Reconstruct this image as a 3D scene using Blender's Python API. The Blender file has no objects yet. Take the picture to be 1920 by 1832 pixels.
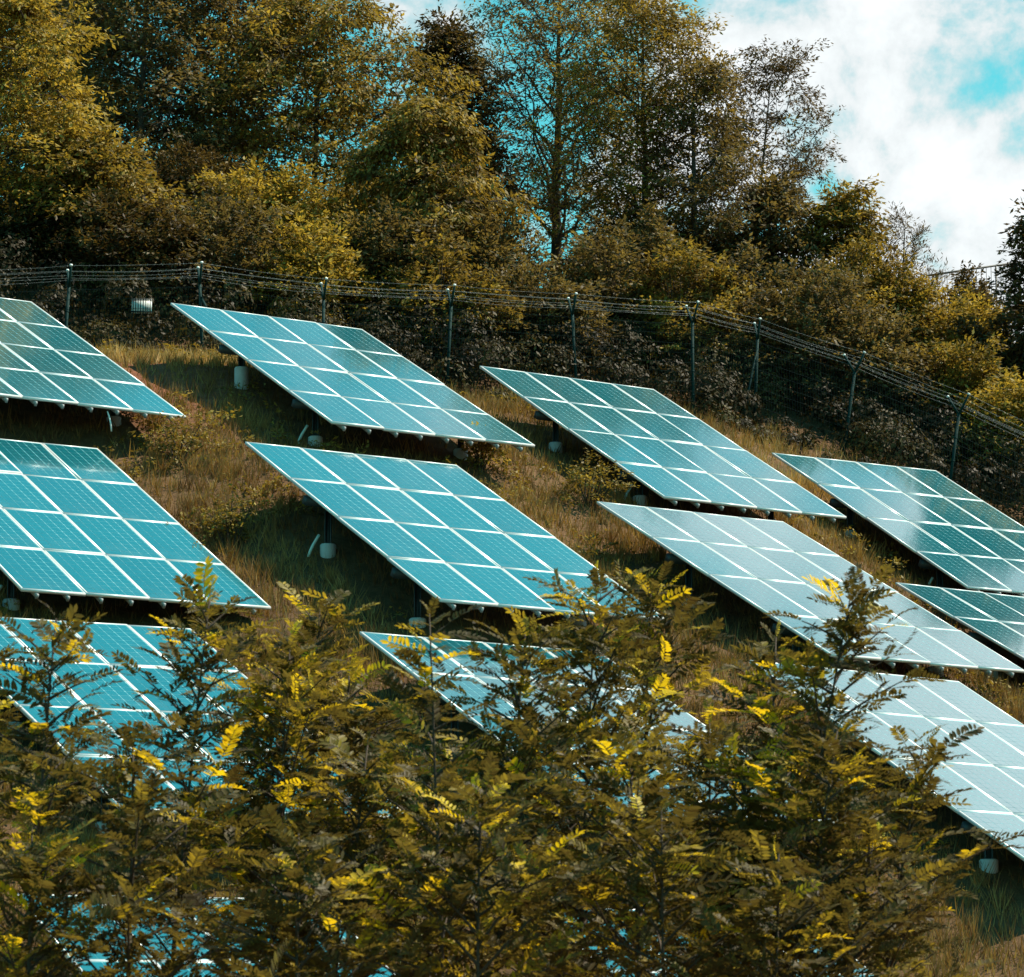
import bpy, math, random
import numpy as np

# ------------------------------------------------------------------ camera, sky, sun, exposure
scene = bpy.context.scene
C = scene.collection
R = math.radians
PITCH = R(9.144)
FPX = 6150.0                      # focal length in pixels of the 1920 px wide photograph
cam_data = bpy.data.cameras.new('camera')
cam_data.sensor_width = 36.0
cam_data.lens = 36.0 * FPX / 1920.0
cam_data.clip_start = 0.5
cam_data.clip_end = 6000
cam_data.dof.use_dof = True
cam_data.dof.focus_distance = 52.0
cam_data.dof.aperture_fstop = 11.0
cam = bpy.data.objects.new('camera', cam_data)
cam.rotation_euler = (R(90) + PITCH, 0, 0)
C.objects.link(cam)
scene.camera = cam

SUN_AZ = math.atan2(0.26, 1.0)   # direction of the sun in plan, from +x (right) towards +y (away)
SUN_EL = R(57)
sun_dir = (math.cos(SUN_EL) * math.cos(SUN_AZ), math.cos(SUN_EL) * math.sin(SUN_AZ), math.sin(SUN_EL))

world = bpy.data.worlds.new('World')
scene.world = world
world.use_nodes = True
nt = world.node_tree
nt.nodes.clear()


def N(tree, typ, **kw):
    n = tree.nodes.new(typ)
    for k, v in kw.items():
        if k == 'inp':
            for a, b in v.items():
                n.inputs[a].default_value = b
        else:
            setattr(n, k, v)
    return n


def L(tree, a, b):
    tree.links.new(a, b)


def math_node(tree, op, a, b=None, c=None, clamp=False):
    n = N(tree, 'ShaderNodeMath', operation=op, use_clamp=clamp)
    for i, v in enumerate((a, b, c)):
        if v is None:
            continue
        if isinstance(v, (int, float)):
            n.inputs[i].default_value = v
        else:
            L(tree, v, n.inputs[i])
    return n.outputs[0]


wout = N(nt, 'ShaderNodeOutputWorld')
wbg = N(nt, 'ShaderNodeBackground', inp={'Strength': 0.088})
sky = N(nt, 'ShaderNodeTexSky', sky_type='NISHITA', sun_disc=False)
sky.sun_elevation = SUN_EL
sky.sun_rotation = math.pi / 2 - SUN_AZ
sky.air_density = 1.0
sky.dust_density = 0.15
tint = N(nt, 'ShaderNodeMix', data_type='RGBA', blend_type='MULTIPLY')
tint.inputs['Factor'].default_value = 1.0
L(nt, sky.outputs[0], tint.inputs['A'])
tint.inputs['B'].default_value = (0.40, 1.45, 1.06, 1)
tc = N(nt, 'ShaderNodeTexCoord')
sep = N(nt, 'ShaderNodeSeparateXYZ')
L(nt, tc.outputs['Generated'], sep.inputs[0])
den = math_node(nt, 'ADD', math_node(nt, 'MAXIMUM', sep.outputs['Z'], 0.0), 0.32)
px = math_node(nt, 'DIVIDE', sep.outputs['X'], den)
py = math_node(nt, 'DIVIDE', sep.outputs['Y'], den)
comb = N(nt, 'ShaderNodeCombineXYZ')
L(nt, px, comb.inputs[0])
L(nt, py, comb.inputs[1])
comb.inputs[2].default_value = 0.9
big = N(nt, 'ShaderNodeTexNoise', inp={'Scale': 1.3, 'Detail': 3.0, 'Roughness': 0.5, 'Distortion': 0.2})
fine = N(nt, 'ShaderNodeTexNoise', inp={'Scale': 19.0, 'Detail': 9.0, 'Roughness': 0.62, 'Distortion': 0.15})
L(nt, comb.outputs[0], big.inputs['Vector'])
drift = N(nt, 'ShaderNodeVectorMath', operation='ADD')
L(nt, tc.outputs['Generated'], drift.inputs[0])
drift.inputs[1].default_value = (1.180, 2.716, 0.248)
L(nt, drift.outputs[0], fine.inputs['Vector'])
# cloud cover: the bank of cloud lies to the right of the view and thins out to the left
cov = math_node(nt, 'MULTIPLY', math_node(nt, 'ADD', px, -0.14), 0.9)
cov = math_node(nt, 'ADD', cov, math_node(nt, 'MINIMUM', math_node(nt, 'MULTIPLY', math_node(nt, 'ADD', py, -0.88), 1.5), 0.095))
cov = math_node(nt, 'MINIMUM', math_node(nt, 'MAXIMUM', cov, -0.16), 0.145)
m = math_node(nt, 'ADD', math_node(nt, 'MULTIPLY', big.outputs[0], 0.35), math_node(nt, 'MULTIPLY', fine.outputs[0], 0.95))
m = math_node(nt, 'ADD', m, cov)
mr = N(nt, 'ShaderNodeMapRange', interpolation_type='SMOOTHSTEP', inp={'From Min': 0.595, 'From Max': 0.77})
L(nt, m, mr.inputs['Value'])
shade = N(nt, 'ShaderNodeMapRange', inp={'From Min': 0.62, 'From Max': 0.86, 'To Min': 4.9, 'To Max': 7.9})
L(nt, m, shade.inputs['Value'])
ccol = N(nt, 'ShaderNodeMix', data_type='RGBA', blend_type='MULTIPLY')
ccol.inputs['Factor'].default_value = 1.0
ccol.inputs['A'].default_value = (0.93, 0.985, 1.0, 1)
L(nt, shade.outputs[0], ccol.inputs['B'])
skymix = N(nt, 'ShaderNodeMix', data_type='RGBA')
L(nt, mr.outputs[0], skymix.inputs['Factor'])
L(nt, tint.outputs['Result'], skymix.inputs['A'])
L(nt, ccol.outputs['Result'], skymix.inputs['B'])
L(nt, skymix.outputs['Result'], wbg.inputs['Color'])
L(nt, wbg.outputs[0], wout.inputs['Surface'])

sun_data = bpy.data.lights.new('sun', 'SUN')
sun_data.energy = 5.0
sun_data.angle = R(0.53)
sun_data.color = (1.0, 0.90, 0.73)
sun = bpy.data.objects.new('sun', sun_data)
from mathutils import Vector
sun.rotation_euler = Vector(sun_dir).to_track_quat('Z', 'Y').to_euler()
C.objects.link(sun)

vs = scene.view_settings
vs.view_transform = 'Standard'
vs.look = 'None'
vs.exposure = 0.68
vs.gamma = 1.0
scene.render.engine = 'CYCLES'
scene.cycles.max_bounces = 6
scene.cycles.diffuse_bounces = 2
scene.cycles.glossy_bounces = 3
scene.cycles.transmission_bounces = 3
scene.cycles.caustics_reflective = False
scene.cycles.caustics_refractive = False

# ------------------------------------------------------------------ helpers
rng = np.random.default_rng(7)
random.seed(7)
cp, sp = math.cos(PITCH), math.sin(PITCH)


def at(px, py, depth):
    """world point at distance `depth` along +y that stands at this spot of the photograph"""
    X = (px - 960) / FPX
    Y = (py - 916) / FPX
    d = np.array([X, cp + Y * sp, sp - Y * cp])
    return d * (depth / d[1])


def tag(o, label=None, cat=None, group=None, kind=None):
    if label:
        o['label'] = label
    if cat:
        o['category'] = cat
    if group:
        o['group'] = group
    if kind:
        o['kind'] = kind
    return o


def link(o, parent=None):
    C.objects.link(o)
    if parent is not None:
        o.parent = parent
    return o


def empty(name, loc, label=None, cat=None, group=None):
    o = bpy.data.objects.new(name, None)
    o.location = [float(v) for v in loc]
    o.empty_display_size = 0.2
    link(o)
    return tag(o, label, cat, group)


def mesh_np(name, V, F, mat, tintv=None, smooth=False):
    """V (n,3); F (m,k) equal-size polygons, or a list of such arrays"""
    me = bpy.data.meshes.new(name)
    V = np.asarray(V, np.float32)
    Fs = F if isinstance(F, list) else [F]
    Fs = [np.asarray(f, np.int32) for f in Fs if len(f)]
    me.vertices.add(len(V))
    me.vertices.foreach_set('co', V.ravel())
    loops = np.concatenate([f.ravel() for f in Fs])
    sizes = np.concatenate([np.full(len(f), f.shape[1], np.int32) for f in Fs])
    starts = np.concatenate([[0], np.cumsum(sizes)[:-1]]).astype(np.int32)
    me.loops.add(len(loops))
    me.loops.foreach_set('vertex_index', loops)
    me.polygons.add(len(sizes))
    me.polygons.foreach_set('loop_start', starts)
    me.polygons.foreach_set('loop_total', sizes)
    if smooth:
        me.polygons.foreach_set('use_smooth', np.ones(len(sizes), bool))
    if tintv is not None:
        a = me.attributes.new('tint', 'FLOAT', 'POINT')
        a.data.foreach_set('value', np.asarray(tintv, np.float32))
    me.update()
    me.validate()
    me.materials.append(mat)
    return me


def obj(name, me, parent=None, loc=None):
    o = bpy.data.objects.new(name, me)
    if loc is not None:
        o.location = [float(v) for v in loc]
    return link(o, parent)


class MB:
    """collects simple shapes into one mesh"""

    def __init__(s):
        s.v = []
        s.f = {}
        s.n = 0

    def add(s, V, F):
        V = np.asarray(V, float)
        for f in F:
            s.f.setdefault(len(f), []).append([i + s.n for i in f])
        s.v.append(V)
        s.n += len(V)

    def box(s, o, a, b, c):
        """box from corner o along the three edge vectors"""
        o, a, b, c = (np.asarray(q, float) for q in (o, a, b, c))
        V = [o, o + a, o + a + b, o + b, o + c, o + a + c, o + a + b + c, o + b + c]
        s.add(V, [(0, 3, 2, 1), (4, 5, 6, 7), (0, 1, 5, 4), (1, 2, 6, 5), (2, 3, 7, 6), (3, 0, 4, 7)])

    def tube(s, pts, rad, k=6, cap=True):
        pts = np.asarray(pts, float)
        n = len(pts)
        rad = np.broadcast_to(np.asarray(rad, float), (n,))
        T = np.gradient(pts, axis=0)
        T /= np.linalg.norm(T, axis=1)[:, None] + 1e-9
        ref = np.array([0.0, 0, 1]) if abs(T[0, 2]) < 0.9 else np.array([1.0, 0, 0])
        A = np.cross(T, ref)
        A /= np.linalg.norm(A, axis=1)[:, None] + 1e-9
        B = np.cross(T, A)
        ang = np.arange(k) * 2 * math.pi / k
        V = pts[:, None] + rad[:, None, None] * (np.cos(ang)[None, :, None] * A[:, None] + np.sin(ang)[None, :, None] * B[:, None])
        F = []
        for i in range(n - 1):
            for j in range(k):
                j2 = (j + 1) % k
                F.append((i * k + j, i * k + j2, (i + 1) * k + j2, (i + 1) * k + j))
        if cap:
            F.append(tuple(range(k - 1, -1, -1)))
            F.append(tuple((n - 1) * k + j for j in range(k)))
        s.add(V.reshape(-1, 3), F)

    def lathe(s, prof, k=16, origin=(0, 0, 0)):
        ang = np.arange(k) * 2 * math.pi / k
        V = [[origin[0] + r * math.cos(a), origin[1] + r * math.sin(a), origin[2] + z] for r, z in prof for a in ang]
        F = [(i * k + j, i * k + (j + 1) % k, (i + 1) * k + (j + 1) % k, (i + 1) * k + j) for i in range(len(prof) - 1) for j in range(k)]
        F.append(tuple(range(k - 1, -1, -1)))
        F.append(tuple((len(prof) - 1) * k + j for j in range(k)))
        s.add(V, F)

    def build(s, name, mat, parent=None, loc=None, smooth=False):
        return obj(name, s.mesh(name, mat, smooth), parent, loc)

    def mesh(s, name, mat, smooth=False):
        return mesh_np(name, np.concatenate(s.v), [np.array(f) for f in s.f.values()], mat, smooth=smooth)


# smooth value noise in 2D / 3D for placing things
def vnoise(x, y, seed=0):
    x = np.asarray(x, float)
    y = np.asarray(y, float)
    xi = np.floor(x).astype(np.int64)
    yi = np.floor(y).astype(np.int64)
    xf = x - xi
    yf = y - yi
    u = xf * xf * (3 - 2 * xf)
    v = yf * yf * (3 - 2 * yf)

    def h(a, b):
        n = (a * 374761393 + b * 668265263 + seed * 1442695041) & 0x7fffffff
        n = ((n ^ (n >> 13)) * 1274126177) & 0x7fffffff
        n = n ^ (n >> 16)
        return (n & 0xffff) / 65535.0
    return (h(xi, yi) * (1 - u) + h(xi + 1, yi) * u) * (1 - v) + (h(xi, yi + 1) * (1 - u) + h(xi + 1, yi + 1) * u) * v


def fbm(x, y, seed=0, oct=4):
    s = 0
    a = 0.5
    for i in range(oct):
        s = s + a * vnoise(x * 2 ** i + 17 * i, y * 2 ** i - 9 * i, seed + i)
        a *= 0.5
    return s / (1 - 0.5 ** oct)


# ------------------------------------------------------------------ materials
def new_mat(name):
    m = bpy.data.materials.new(name)
    m.use_nodes = True
    m.node_tree.nodes.clear()
    out = N(m.node_tree, 'ShaderNodeOutputMaterial')
    return m, m.node_tree, out


def simple(name, col, rough=0.6, metal=0.0, var=0.15, scale=6.0, bump=0.0, bscale=40.0, **kw):
    m, t, out = new_mat(name)
    p = N(t, 'ShaderNodeBsdfPrincipled', inp={'Roughness': rough, 'Metallic': metal})
    for k, v in kw.items():
        p.inputs[k].default_value = v
    tc = N(t, 'ShaderNodeTexCoord')
    no = N(t, 'ShaderNodeTexNoise', inp={'Scale': scale, 'Detail': 5.0, 'Roughness': 0.6})
    L(t, tc.outputs['Object'], no.inputs['Vector'])
    ramp = N(t, 'ShaderNodeMix', data_type='RGBA')
    ramp.inputs['A'].default_value = tuple(c * (1 - var) for c in col) + (1,)
    ramp.inputs['B'].default_value = tuple(min(1, c * (1 + var)) for c in col) + (1,)
    L(t, no.outputs[0], ramp.inputs['Factor'])
    L(t, ramp.outputs['Result'], p.inputs['Base Color'])
    if bump:
        nb = N(t, 'ShaderNodeTexNoise', inp={'Scale': bscale, 'Detail': 6.0})
        L(t, tc.outputs['Object'], nb.inputs['Vector'])
        b = N(t, 'ShaderNodeBump', inp={'Strength': bump, 'Distance': 0.02})
        L(t, nb.outputs[0], b.inputs['Height'])
        L(t, b.outputs[0], p.inputs['Normal'])
    L(t, p.outputs[0], out.inputs[0])
    return m


def leaf_mat(name, stops, trans=0.35, rough=0.55, tcol=1.3):
    """foliage: colour follows the per-leaf attribute 'tint'; part of the light passes through the leaf"""
    m, t, out = new_mat(name)
    a = N(t, 'ShaderNodeAttribute', attribute_name='tint')
    r = N(t, 'ShaderNodeValToRGB')
    els = r.color_ramp.elements
    while len(els) > 1:
        els.remove(els[-1])
    els[0].position = stops[0][0]
    els[0].color = stops[0][1] + (1,)
    for p_, c_ in stops[1:]:
        e = els.new(p_)
        e.color = c_ + (1,)
    L(t, a.outputs['Fac'], r.inputs[0])
    p = N(t, 'ShaderNodeBsdfPrincipled', inp={'Roughness': rough, 'Specular IOR Level': 0.15})
    L(t, r.outputs[0], p.inputs['Base Color'])
    tr = N(t, 'ShaderNodeBsdfTranslucent')
    mul = N(t, 'ShaderNodeMix', data_type='RGBA', blend_type='MULTIPLY')
    mul.inputs['Factor'].default_value = 1.0
    L(t, r.outputs[0], mul.inputs['A'])
    mul.inputs['B'].default_value = (tcol * 1.12, tcol, tcol * 0.45, 1)
    L(t, mul.outputs['Result'], tr.inputs['Color'])
    mx = N(t, 'ShaderNodeMixShader', inp={'Fac': trans})
    L(t, p.outputs[0], mx.inputs[1])
    L(t, tr.outputs[0], mx.inputs[2])
    L(t, mx.outputs[0], out.inputs[0])
    return m


def panel_mat(name, c0, c1, coat_r=0.05, scale=9.0):
    m, t, out = new_mat(name)
    p = N(t, 'ShaderNodeBsdfPrincipled', inp={'Roughness': 0.14, 'IOR': 2.5, 'Coat Weight': 1.0, 'Coat Roughness': coat_r, 'Coat IOR': 1.5})
    tc = N(t, 'ShaderNodeTexCoord')
    oi = N(t, 'ShaderNodeObjectInfo')
    no = N(t, 'ShaderNodeTexNoise', inp={'Scale': 2.3, 'Detail': 3.0})
    geo = N(t, 'ShaderNodeNewGeometry')
    L(t, geo.outputs['Position'], no.inputs['Vector'])
    f = math_node(t, 'ADD', math_node(t, 'MULTIPLY', no.outputs[0], 0.6), math_node(t, 'MULTIPLY', oi.outputs['Random'], 0.4), clamp=True)
    mx = N(t, 'ShaderNodeMix', data_type='RGBA')
    mx.inputs['A'].default_value = c0 + (1,)
    mx.inputs['B'].default_value = c1 + (1,)
    L(t, f, mx.inputs['Factor'])
    # dust film, thicker towards the lower frame of each module, and a few droppings
    tc = N(t, 'ShaderNodeTexCoord')
    so = N(t, 'ShaderNodeSeparateXYZ')
    L(t, tc.outputs['Object'], so.inputs[0])
    low = N(t, 'ShaderNodeMapRange', inp={'From Min': 1.0, 'From Max': 1.64, 'To Min': 0.01, 'To Max': 0.12})
    L(t, so.outputs['Y'], low.inputs['Value'])
    dn = N(t, 'ShaderNodeTexNoise', inp={'Scale': 4.5, 'Detail': 7.0, 'Roughness': 0.65})
    L(t, geo.outputs['Position'], dn.inputs['Vector'])
    dr = N(t, 'ShaderNodeMapRange', inp={'From Min': 0.38, 'From Max': 0.66})
    L(t, dn.outputs[0], dr.inputs['Value'])
    vo = N(t, 'ShaderNodeTexVoronoi', inp={'Scale': 0.9})
    L(t, geo.outputs['Position'], vo.inputs['Vector'])
    spot = math_node(t, 'MULTIPLY', math_node(t, 'LESS_THAN', vo.outputs['Distance'], 0.022), 0.9)
    fac = math_node(t, 'MAXIMUM', math_node(t, 'MULTIPLY', low.outputs[0], dr.outputs[0]), spot)
    dx = N(t, 'ShaderNodeMix', data_type='RGBA')
    L(t, fac, dx.inputs['Factor'])
    L(t, mx.outputs['Result'], dx.inputs['A'])
    dx.inputs['B'].default_value = (0.34, 0.44, 0.45, 1)
    L(t, dx.outputs['Result'], p.inputs['Base Color'])
    cr_ = N(t, 'ShaderNodeMapRange', inp={'From Min': 0.3, 'From Max': 0.75, 'To Min': coat_r * 0.7, 'To Max': coat_r * 2.2})
    L(t, dn.outputs[0], cr_.inputs['Value'])
    L(t, cr_.outputs[0], p.inputs['Coat Roughness'])
    L(t, p.outputs[0], out.inputs[0])
    return m


M = {}
M['cell'] = panel_mat('cell', (0.002, 0.112, 0.146), (0.003, 0.165, 0.205))
M['backsheet'] = simple('backsheet', (0.13, 0.38, 0.44), rough=0.7, var=0.05)
M['alu'] = simple('alu', (0.74, 0.78, 0.79), rough=0.38, metal=0.35, var=0.06)
M['rail_alu'] = simple('rail_alu', (0.30, 0.33, 0.34), rough=0.5, metal=0.4, var=0.1)
M['steel'] = simple('steel', (0.035, 0.05, 0.055), rough=0.55, metal=0.3, var=0.3)
M['concrete'] = simple('concrete', (0.50, 0.52, 0.53), rough=0.85, var=0.18, scale=9, bump=0.35)
M['conduit'] = simple('conduit', (0.55, 0.70, 0.66), rough=0.5, var=0.15, scale=20)
M['fence_green'] = simple('fence_green', (0.003, 0.030, 0.030), rough=0.75, var=0.2, **{'Specular IOR Level': 0.15})
M['wire_green'] = simple('wire_green', (0.003, 0.016, 0.018), rough=0.8, var=0.2, **{'Specular IOR Level': 0.1})
M['galv'] = simple('galv', (0.17, 0.19, 0.19), rough=0.5, metal=0.3, var=0.12)
M['sign_white'] = simple('sign_white', (0.74, 0.80, 0.80), rough=0.5, var=0.05)
M['rail_dark'] = simple('rail_dark', (0.05, 0.05, 0.05), rough=0.6, var=0.2)
M['bark'] = simple('bark', (0.045, 0.033, 0.024), rough=0.9, var=0.4, scale=8, bump=0.6, bscale=30)
M['bark_pale'] = simple('bark_pale', (0.10, 0.075, 0.055), rough=0.9, var=0.35, scale=8, bump=0.5, bscale=30)
M['stem'] = simple('stem', (0.05, 0.032, 0.02), rough=0.8, var=0.4, scale=12)

BROWN0 = (0.030, 0.020, 0.009)
M['leaf_yellow'] = leaf_mat('leaf_yellow', [(0.0, (0.11, 0.080, 0.026)), (0.5, (0.33, 0.245, 0.056)), (1.0, (0.56, 0.43, 0.11))])
M['leaf_olive'] = leaf_mat('leaf_olive', [(0.0, (0.070, 0.048, 0.020)), (0.5, (0.220, 0.160, 0.043)), (1.0, (0.46, 0.345, 0.078))])
M['leaf_grey'] = leaf_mat('leaf_grey', [(0.0, (0.060, 0.045, 0.026)), (0.5, (0.150, 0.114, 0.054)), (1.0, (0.29, 0.225, 0.105))])
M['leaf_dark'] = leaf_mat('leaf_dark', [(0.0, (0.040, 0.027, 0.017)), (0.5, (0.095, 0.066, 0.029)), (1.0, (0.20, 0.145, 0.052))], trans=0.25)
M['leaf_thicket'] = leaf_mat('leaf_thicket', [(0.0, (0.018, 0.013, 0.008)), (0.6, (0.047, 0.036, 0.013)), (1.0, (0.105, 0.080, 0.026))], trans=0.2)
M['leaf_front'] = leaf_mat('leaf_front', [(0.0, (0.030, 0.020, 0.011)), (0.5, (0.102, 0.083, 0.031)), (0.78, (0.27, 0.205, 0.034)), (1.0, (0.68, 0.50, 0.022))], trans=0.38, rough=0.5, tcol=1.5)
M['grass'] = leaf_mat('grass', [(0.0, (0.125, 0.062, 0.030)), (0.35, (0.255, 0.150, 0.054)), (0.65, (0.42, 0.275, 0.105)), (1.0, (0.66, 0.47, 0.23))], trans=0.25, rough=0.7)
M['weed'] = leaf_mat('weed', [(0.0, (0.085, 0.062, 0.022)), (0.5, (0.22, 0.160, 0.040)), (1.0, (0.42, 0.31, 0.065))], trans=0.3)


def ground_material():
    m, t, out = new_mat('ground')
    p = N(t, 'ShaderNodeBsdfPrincipled', inp={'Roughness': 0.95, 'Specular IOR Level': 0.1})
    tc = N(t, 'ShaderNodeTexCoord')
    n1 = N(t, 'ShaderNodeTexNoise', inp={'Scale': 0.45, 'Detail': 6.0, 'Roughness': 0.6})
    n2 = N(t, 'ShaderNodeTexNoise', inp={'Scale': 5.0, 'Detail': 8.0, 'Roughness': 0.7})
    for n in (n1, n2):
        L(t, tc.outputs['Object'], n.inputs['Vector'])
    a = N(t, 'ShaderNodeMix', data_type='RGBA')
    a.inputs['A'].default_value = (0.105, 0.062, 0.034, 1)
    a.inputs['B'].default_value = (0.19, 0.110, 0.056, 1)
    mr = N(t, 'ShaderNodeMapRange', inp={'From Min': 0.35, 'From Max': 0.65})
    L(t, n1.outputs[0], mr.inputs['Value'])
    L(t, mr.outputs[0], a.inputs['Factor'])
    at_ = N(t, 'ShaderNodeAttribute', attribute_name='tint')          # a bare patch of rusty soil
    rs = N(t, 'ShaderNodeMix', data_type='RGBA')
    L(t, at_.outputs['Fac'], rs.inputs['Factor'])
    L(t, a.outputs['Result'], rs.inputs['A'])
    rs.inputs['B'].default_value = (0.26, 0.105, 0.060, 1)
    b = N(t, 'ShaderNodeMix', data_type='RGBA', blend_type='MULTIPLY')
    b.inputs['Factor'].default_value = 0.75
    L(t, rs.outputs['Result'], b.inputs['A'])
    r = N(t, 'ShaderNodeMapRange', inp={'From Min': 0.3, 'From Max': 0.7, 'To Min': 0.4, 'To Max': 1.2})
    L(t, n2.outputs[0], r.inputs['Value'])
    L(t, r.outputs[0], b.inputs['B'])
    L(t, b.outputs['Result'], p.inputs['Base Color'])
    bp = N(t, 'ShaderNodeBump', inp={'Strength': 0.8, 'Distance': 0.08})
    L(t, n2.outputs[0], bp.inputs['Height'])
    L(t, bp.outputs[0], p.inputs['Normal'])
    L(t, p.outputs[0], out.inputs[0])
    return m


M['ground'] = ground_material()

# ------------------------------------------------------------------ where the tables stand (top left corner, direction of the top edge, direction down the slope)
MW, MH = 1.02, 1.66              # pitch of the modules
TABLES = {
    'A': ((-12.233, 57.002, 13.037), (0.8204, 0.5718, 0.0041), (0.5105, -0.7292, -0.4558)),
    'B': ((-6.239, 58.655, 12.883), (0.8329, 0.5534, -0.0028), (0.488, -0.7369, -0.4677)),
    'C': ((-0.607, 60.738, 12.125), (0.8276, 0.5613, -0.0016), (0.4881, -0.7212, -0.4916)),
    'D': ((5.047, 62.792, 10.815), (0.8485, 0.5292, 0.0025), (0.462, -0.7383, -0.4915)),
    'E': ((-10.222, 51.063, 9.242), (0.829, 0.5592, 0.004), (0.4899, -0.7228, -0.4875)),
    'F': ((-4.313, 52.246, 9.18), (0.8279, 0.5608, 0.0007), (0.4921, -0.7259, -0.4804)),
    'G': ((1.425, 54.363, 8.536), (0.8121, 0.5835, 0.0026), (0.5166, -0.717, -0.468)),
    'H': ((6.693, 56.76, 7.481), (0.8243, 0.566, -0.0138), (0.5005, -0.7398, -0.4497)),
    'I': ((-8.0, 44.445, 5.448), (0.8319, 0.5549, 0.0091), (0.4989, -0.7406, -0.4501)),
    'J': ((-2.17, 46.484, 5.421), (0.8528, 0.5221, -0.0153), (0.4669, -0.7751, -0.4258)),
    'K': ((3.448, 47.352, 5.106), (0.8193, 0.573, -0.0171), (0.4962, -0.7237, -0.4796)),
    'L': ((-5.70, 37.9, 1.40), (0.8279, 0.5608, 0.0), (0.4950, -0.7300, -0.4700)),
    'M': ((0.26, 39.6, 1.30), (0.8279, 0.5608, 0.0), (0.4950, -0.7300, -0.4700)),
}


def frame_of(t):
    o, u, v = (np.array(q) for q in TABLES[t])
    u = u / np.linalg.norm(u)
    v = v - v.dot(u) * u
    v /= np.linalg.norm(v)
    n = np.cross(v, u)
    if n[2] < 0:
        n = -n
    return o, u, v, n


# ------------------------------------------------------------------ the hillside
FENCE = [(-120, 512, 62.4), (130, 503, 63.2), (375, 498, 63.8), (607, 528, 64.4), (846, 540, 65.2), (1073, 556, 66.0), (1298, 571, 66.8),
         (1420, 603, 68.0), (1602, 664, 67.4), (1797, 742, 66.4), (1985, 828, 65.4)]
FENCE_H = 2.25
fence_top = [at(x, y, d) for x, y, d in FENCE]

ctrl = []
for t in TABLES:
    o, u, v, n = frame_of(t)
    for a in (0.0, 2.04, 4.08):
        for b, cl in ((0.0, 1.0), (2.2, 0.93), (4.4, 0.75), (6.64, 0.62)):
            q = o + a * u + b * v
            ctrl.append((q[0], q[1], q[2] - cl))
nslope = len(ctrl)
for q in fence_top:
    ctrl.append((q[0], q[1], q[2] - FENCE_H))
ctrl = np.array(ctrl)
A_ = np.c_[np.ones(len(ctrl)), ctrl[:, :2]]
plane = np.linalg.lstsq(A_, ctrl[:, 2], rcond=None)[0]


def smin(a, b, k):
    h = np.clip(0.5 + 0.5 * (b - a) / k, 0, 1)
    return b * (1 - h) + a * h - k * h * (1 - h)


def base_h(x, y):
    xc = 26 * np.tanh(x / 26)
    z = plane[0] + plane[1] * xc + plane[2] * np.clip(y, -200, 120)
    top = 17.4 - 0.02 * np.clip(xc, 0, 30) * 4 - 0.02 * np.clip(y - 82, 0, 600)
    z = smin(z, top, 2.0)
    z = -smin(-z, 3.0 + 0 * z, 2.5)
    return z


SIG = 3.2
K_ = np.exp(-((ctrl[:, None, :2] - ctrl[None, :, :2]) ** 2).sum(2) / (2 * SIG ** 2))
wts = np.linalg.solve(K_ + 0.15 * np.eye(len(ctrl)), ctrl[:, 2] - base_h(ctrl[:, 0], ctrl[:, 1]))


def ground(x, y):
    x = np.asarray(x, float)
    y = np.asarray(y, float)
    sh = x.shape
    x = x.ravel()
    y = y.ravel()
    z = base_h(x, y)
    near = (abs(x) < 45) & (y > 15) & (y < 100)
    if near.any():
        xn, yn = x[near], y[near]
        zz = np.zeros(len(xn))
        for i in range(0, len(xn), 20000):
            d2 = (xn[i:i + 20000, None] - ctrl[None, :, 0]) ** 2 + (yn[i:i + 20000, None] - ctrl[None, :, 1]) ** 2
            zz[i:i + 20000] = np.exp(-d2 / (2 * SIG ** 2)) @ wts
        zz += 0.22 * (fbm(xn * 0.8, yn * 0.8, 3) - 0.5) + 0.05 * (fbm(xn * 4, yn * 4, 5) - 0.5)
        z[near] += zz
    return z.reshape(sh)


def gz(x, y):
    return float(ground(np.array([x]), np.array([y]))[0])


def hit(px, py, d0=30, d1=90):
    """where the line of sight through this spot of the photograph meets the hillside"""
    ds = np.linspace(d0, d1, 600)
    P = np.array([at(px, py, d) for d in ds])
    below = P[:, 2] < ground(P[:, 0], P[:, 1])
    i = int(np.argmax(below)) if below.any() else 599
    return P[i]


def axis(lo, hi, step, far):
    a = np.arange(lo, hi + 1e-6, step)
    g = [step]
    out_lo, out_hi = [lo], [hi]
    while out_hi[-1] < far:
        g.append(g[-1] * 1.25)
        out_hi.append(out_hi[-1] + g[-1])
        out_lo.append(out_lo[-1] - g[-1])
    return np.r_[np.array(out_lo[:0:-1]), a, np.array(out_hi[1:])]


gx = axis(-16, 18, 0.28, 2500)
gy = axis(30, 82, 0.28, 2500)
GX, GY = np.meshgrid(gx, gy)
GZ = ground(GX, GY)
idx = np.arange(GX.size).reshape(GX.shape)
F = np.stack([idx[:-1, :-1], idx[:-1, 1:], idx[1:, 1:], idx[1:, :-1]], -1).reshape(-1, 4)
g = obj('ground', mesh_np('ground', np.stack([GX, GY, GZ], -1).reshape(-1, 3), F, M['ground'], tintv=np.clip(1.25 * np.exp(-(((GX + 6.3) / 2.2) ** 2 + ((GY - 57.6) / 1.9) ** 2)), 0, 1).ravel(), smooth=True))
tag(g, 'brown sloping hillside under the solar tables', 'hillside', kind='structure')


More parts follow.
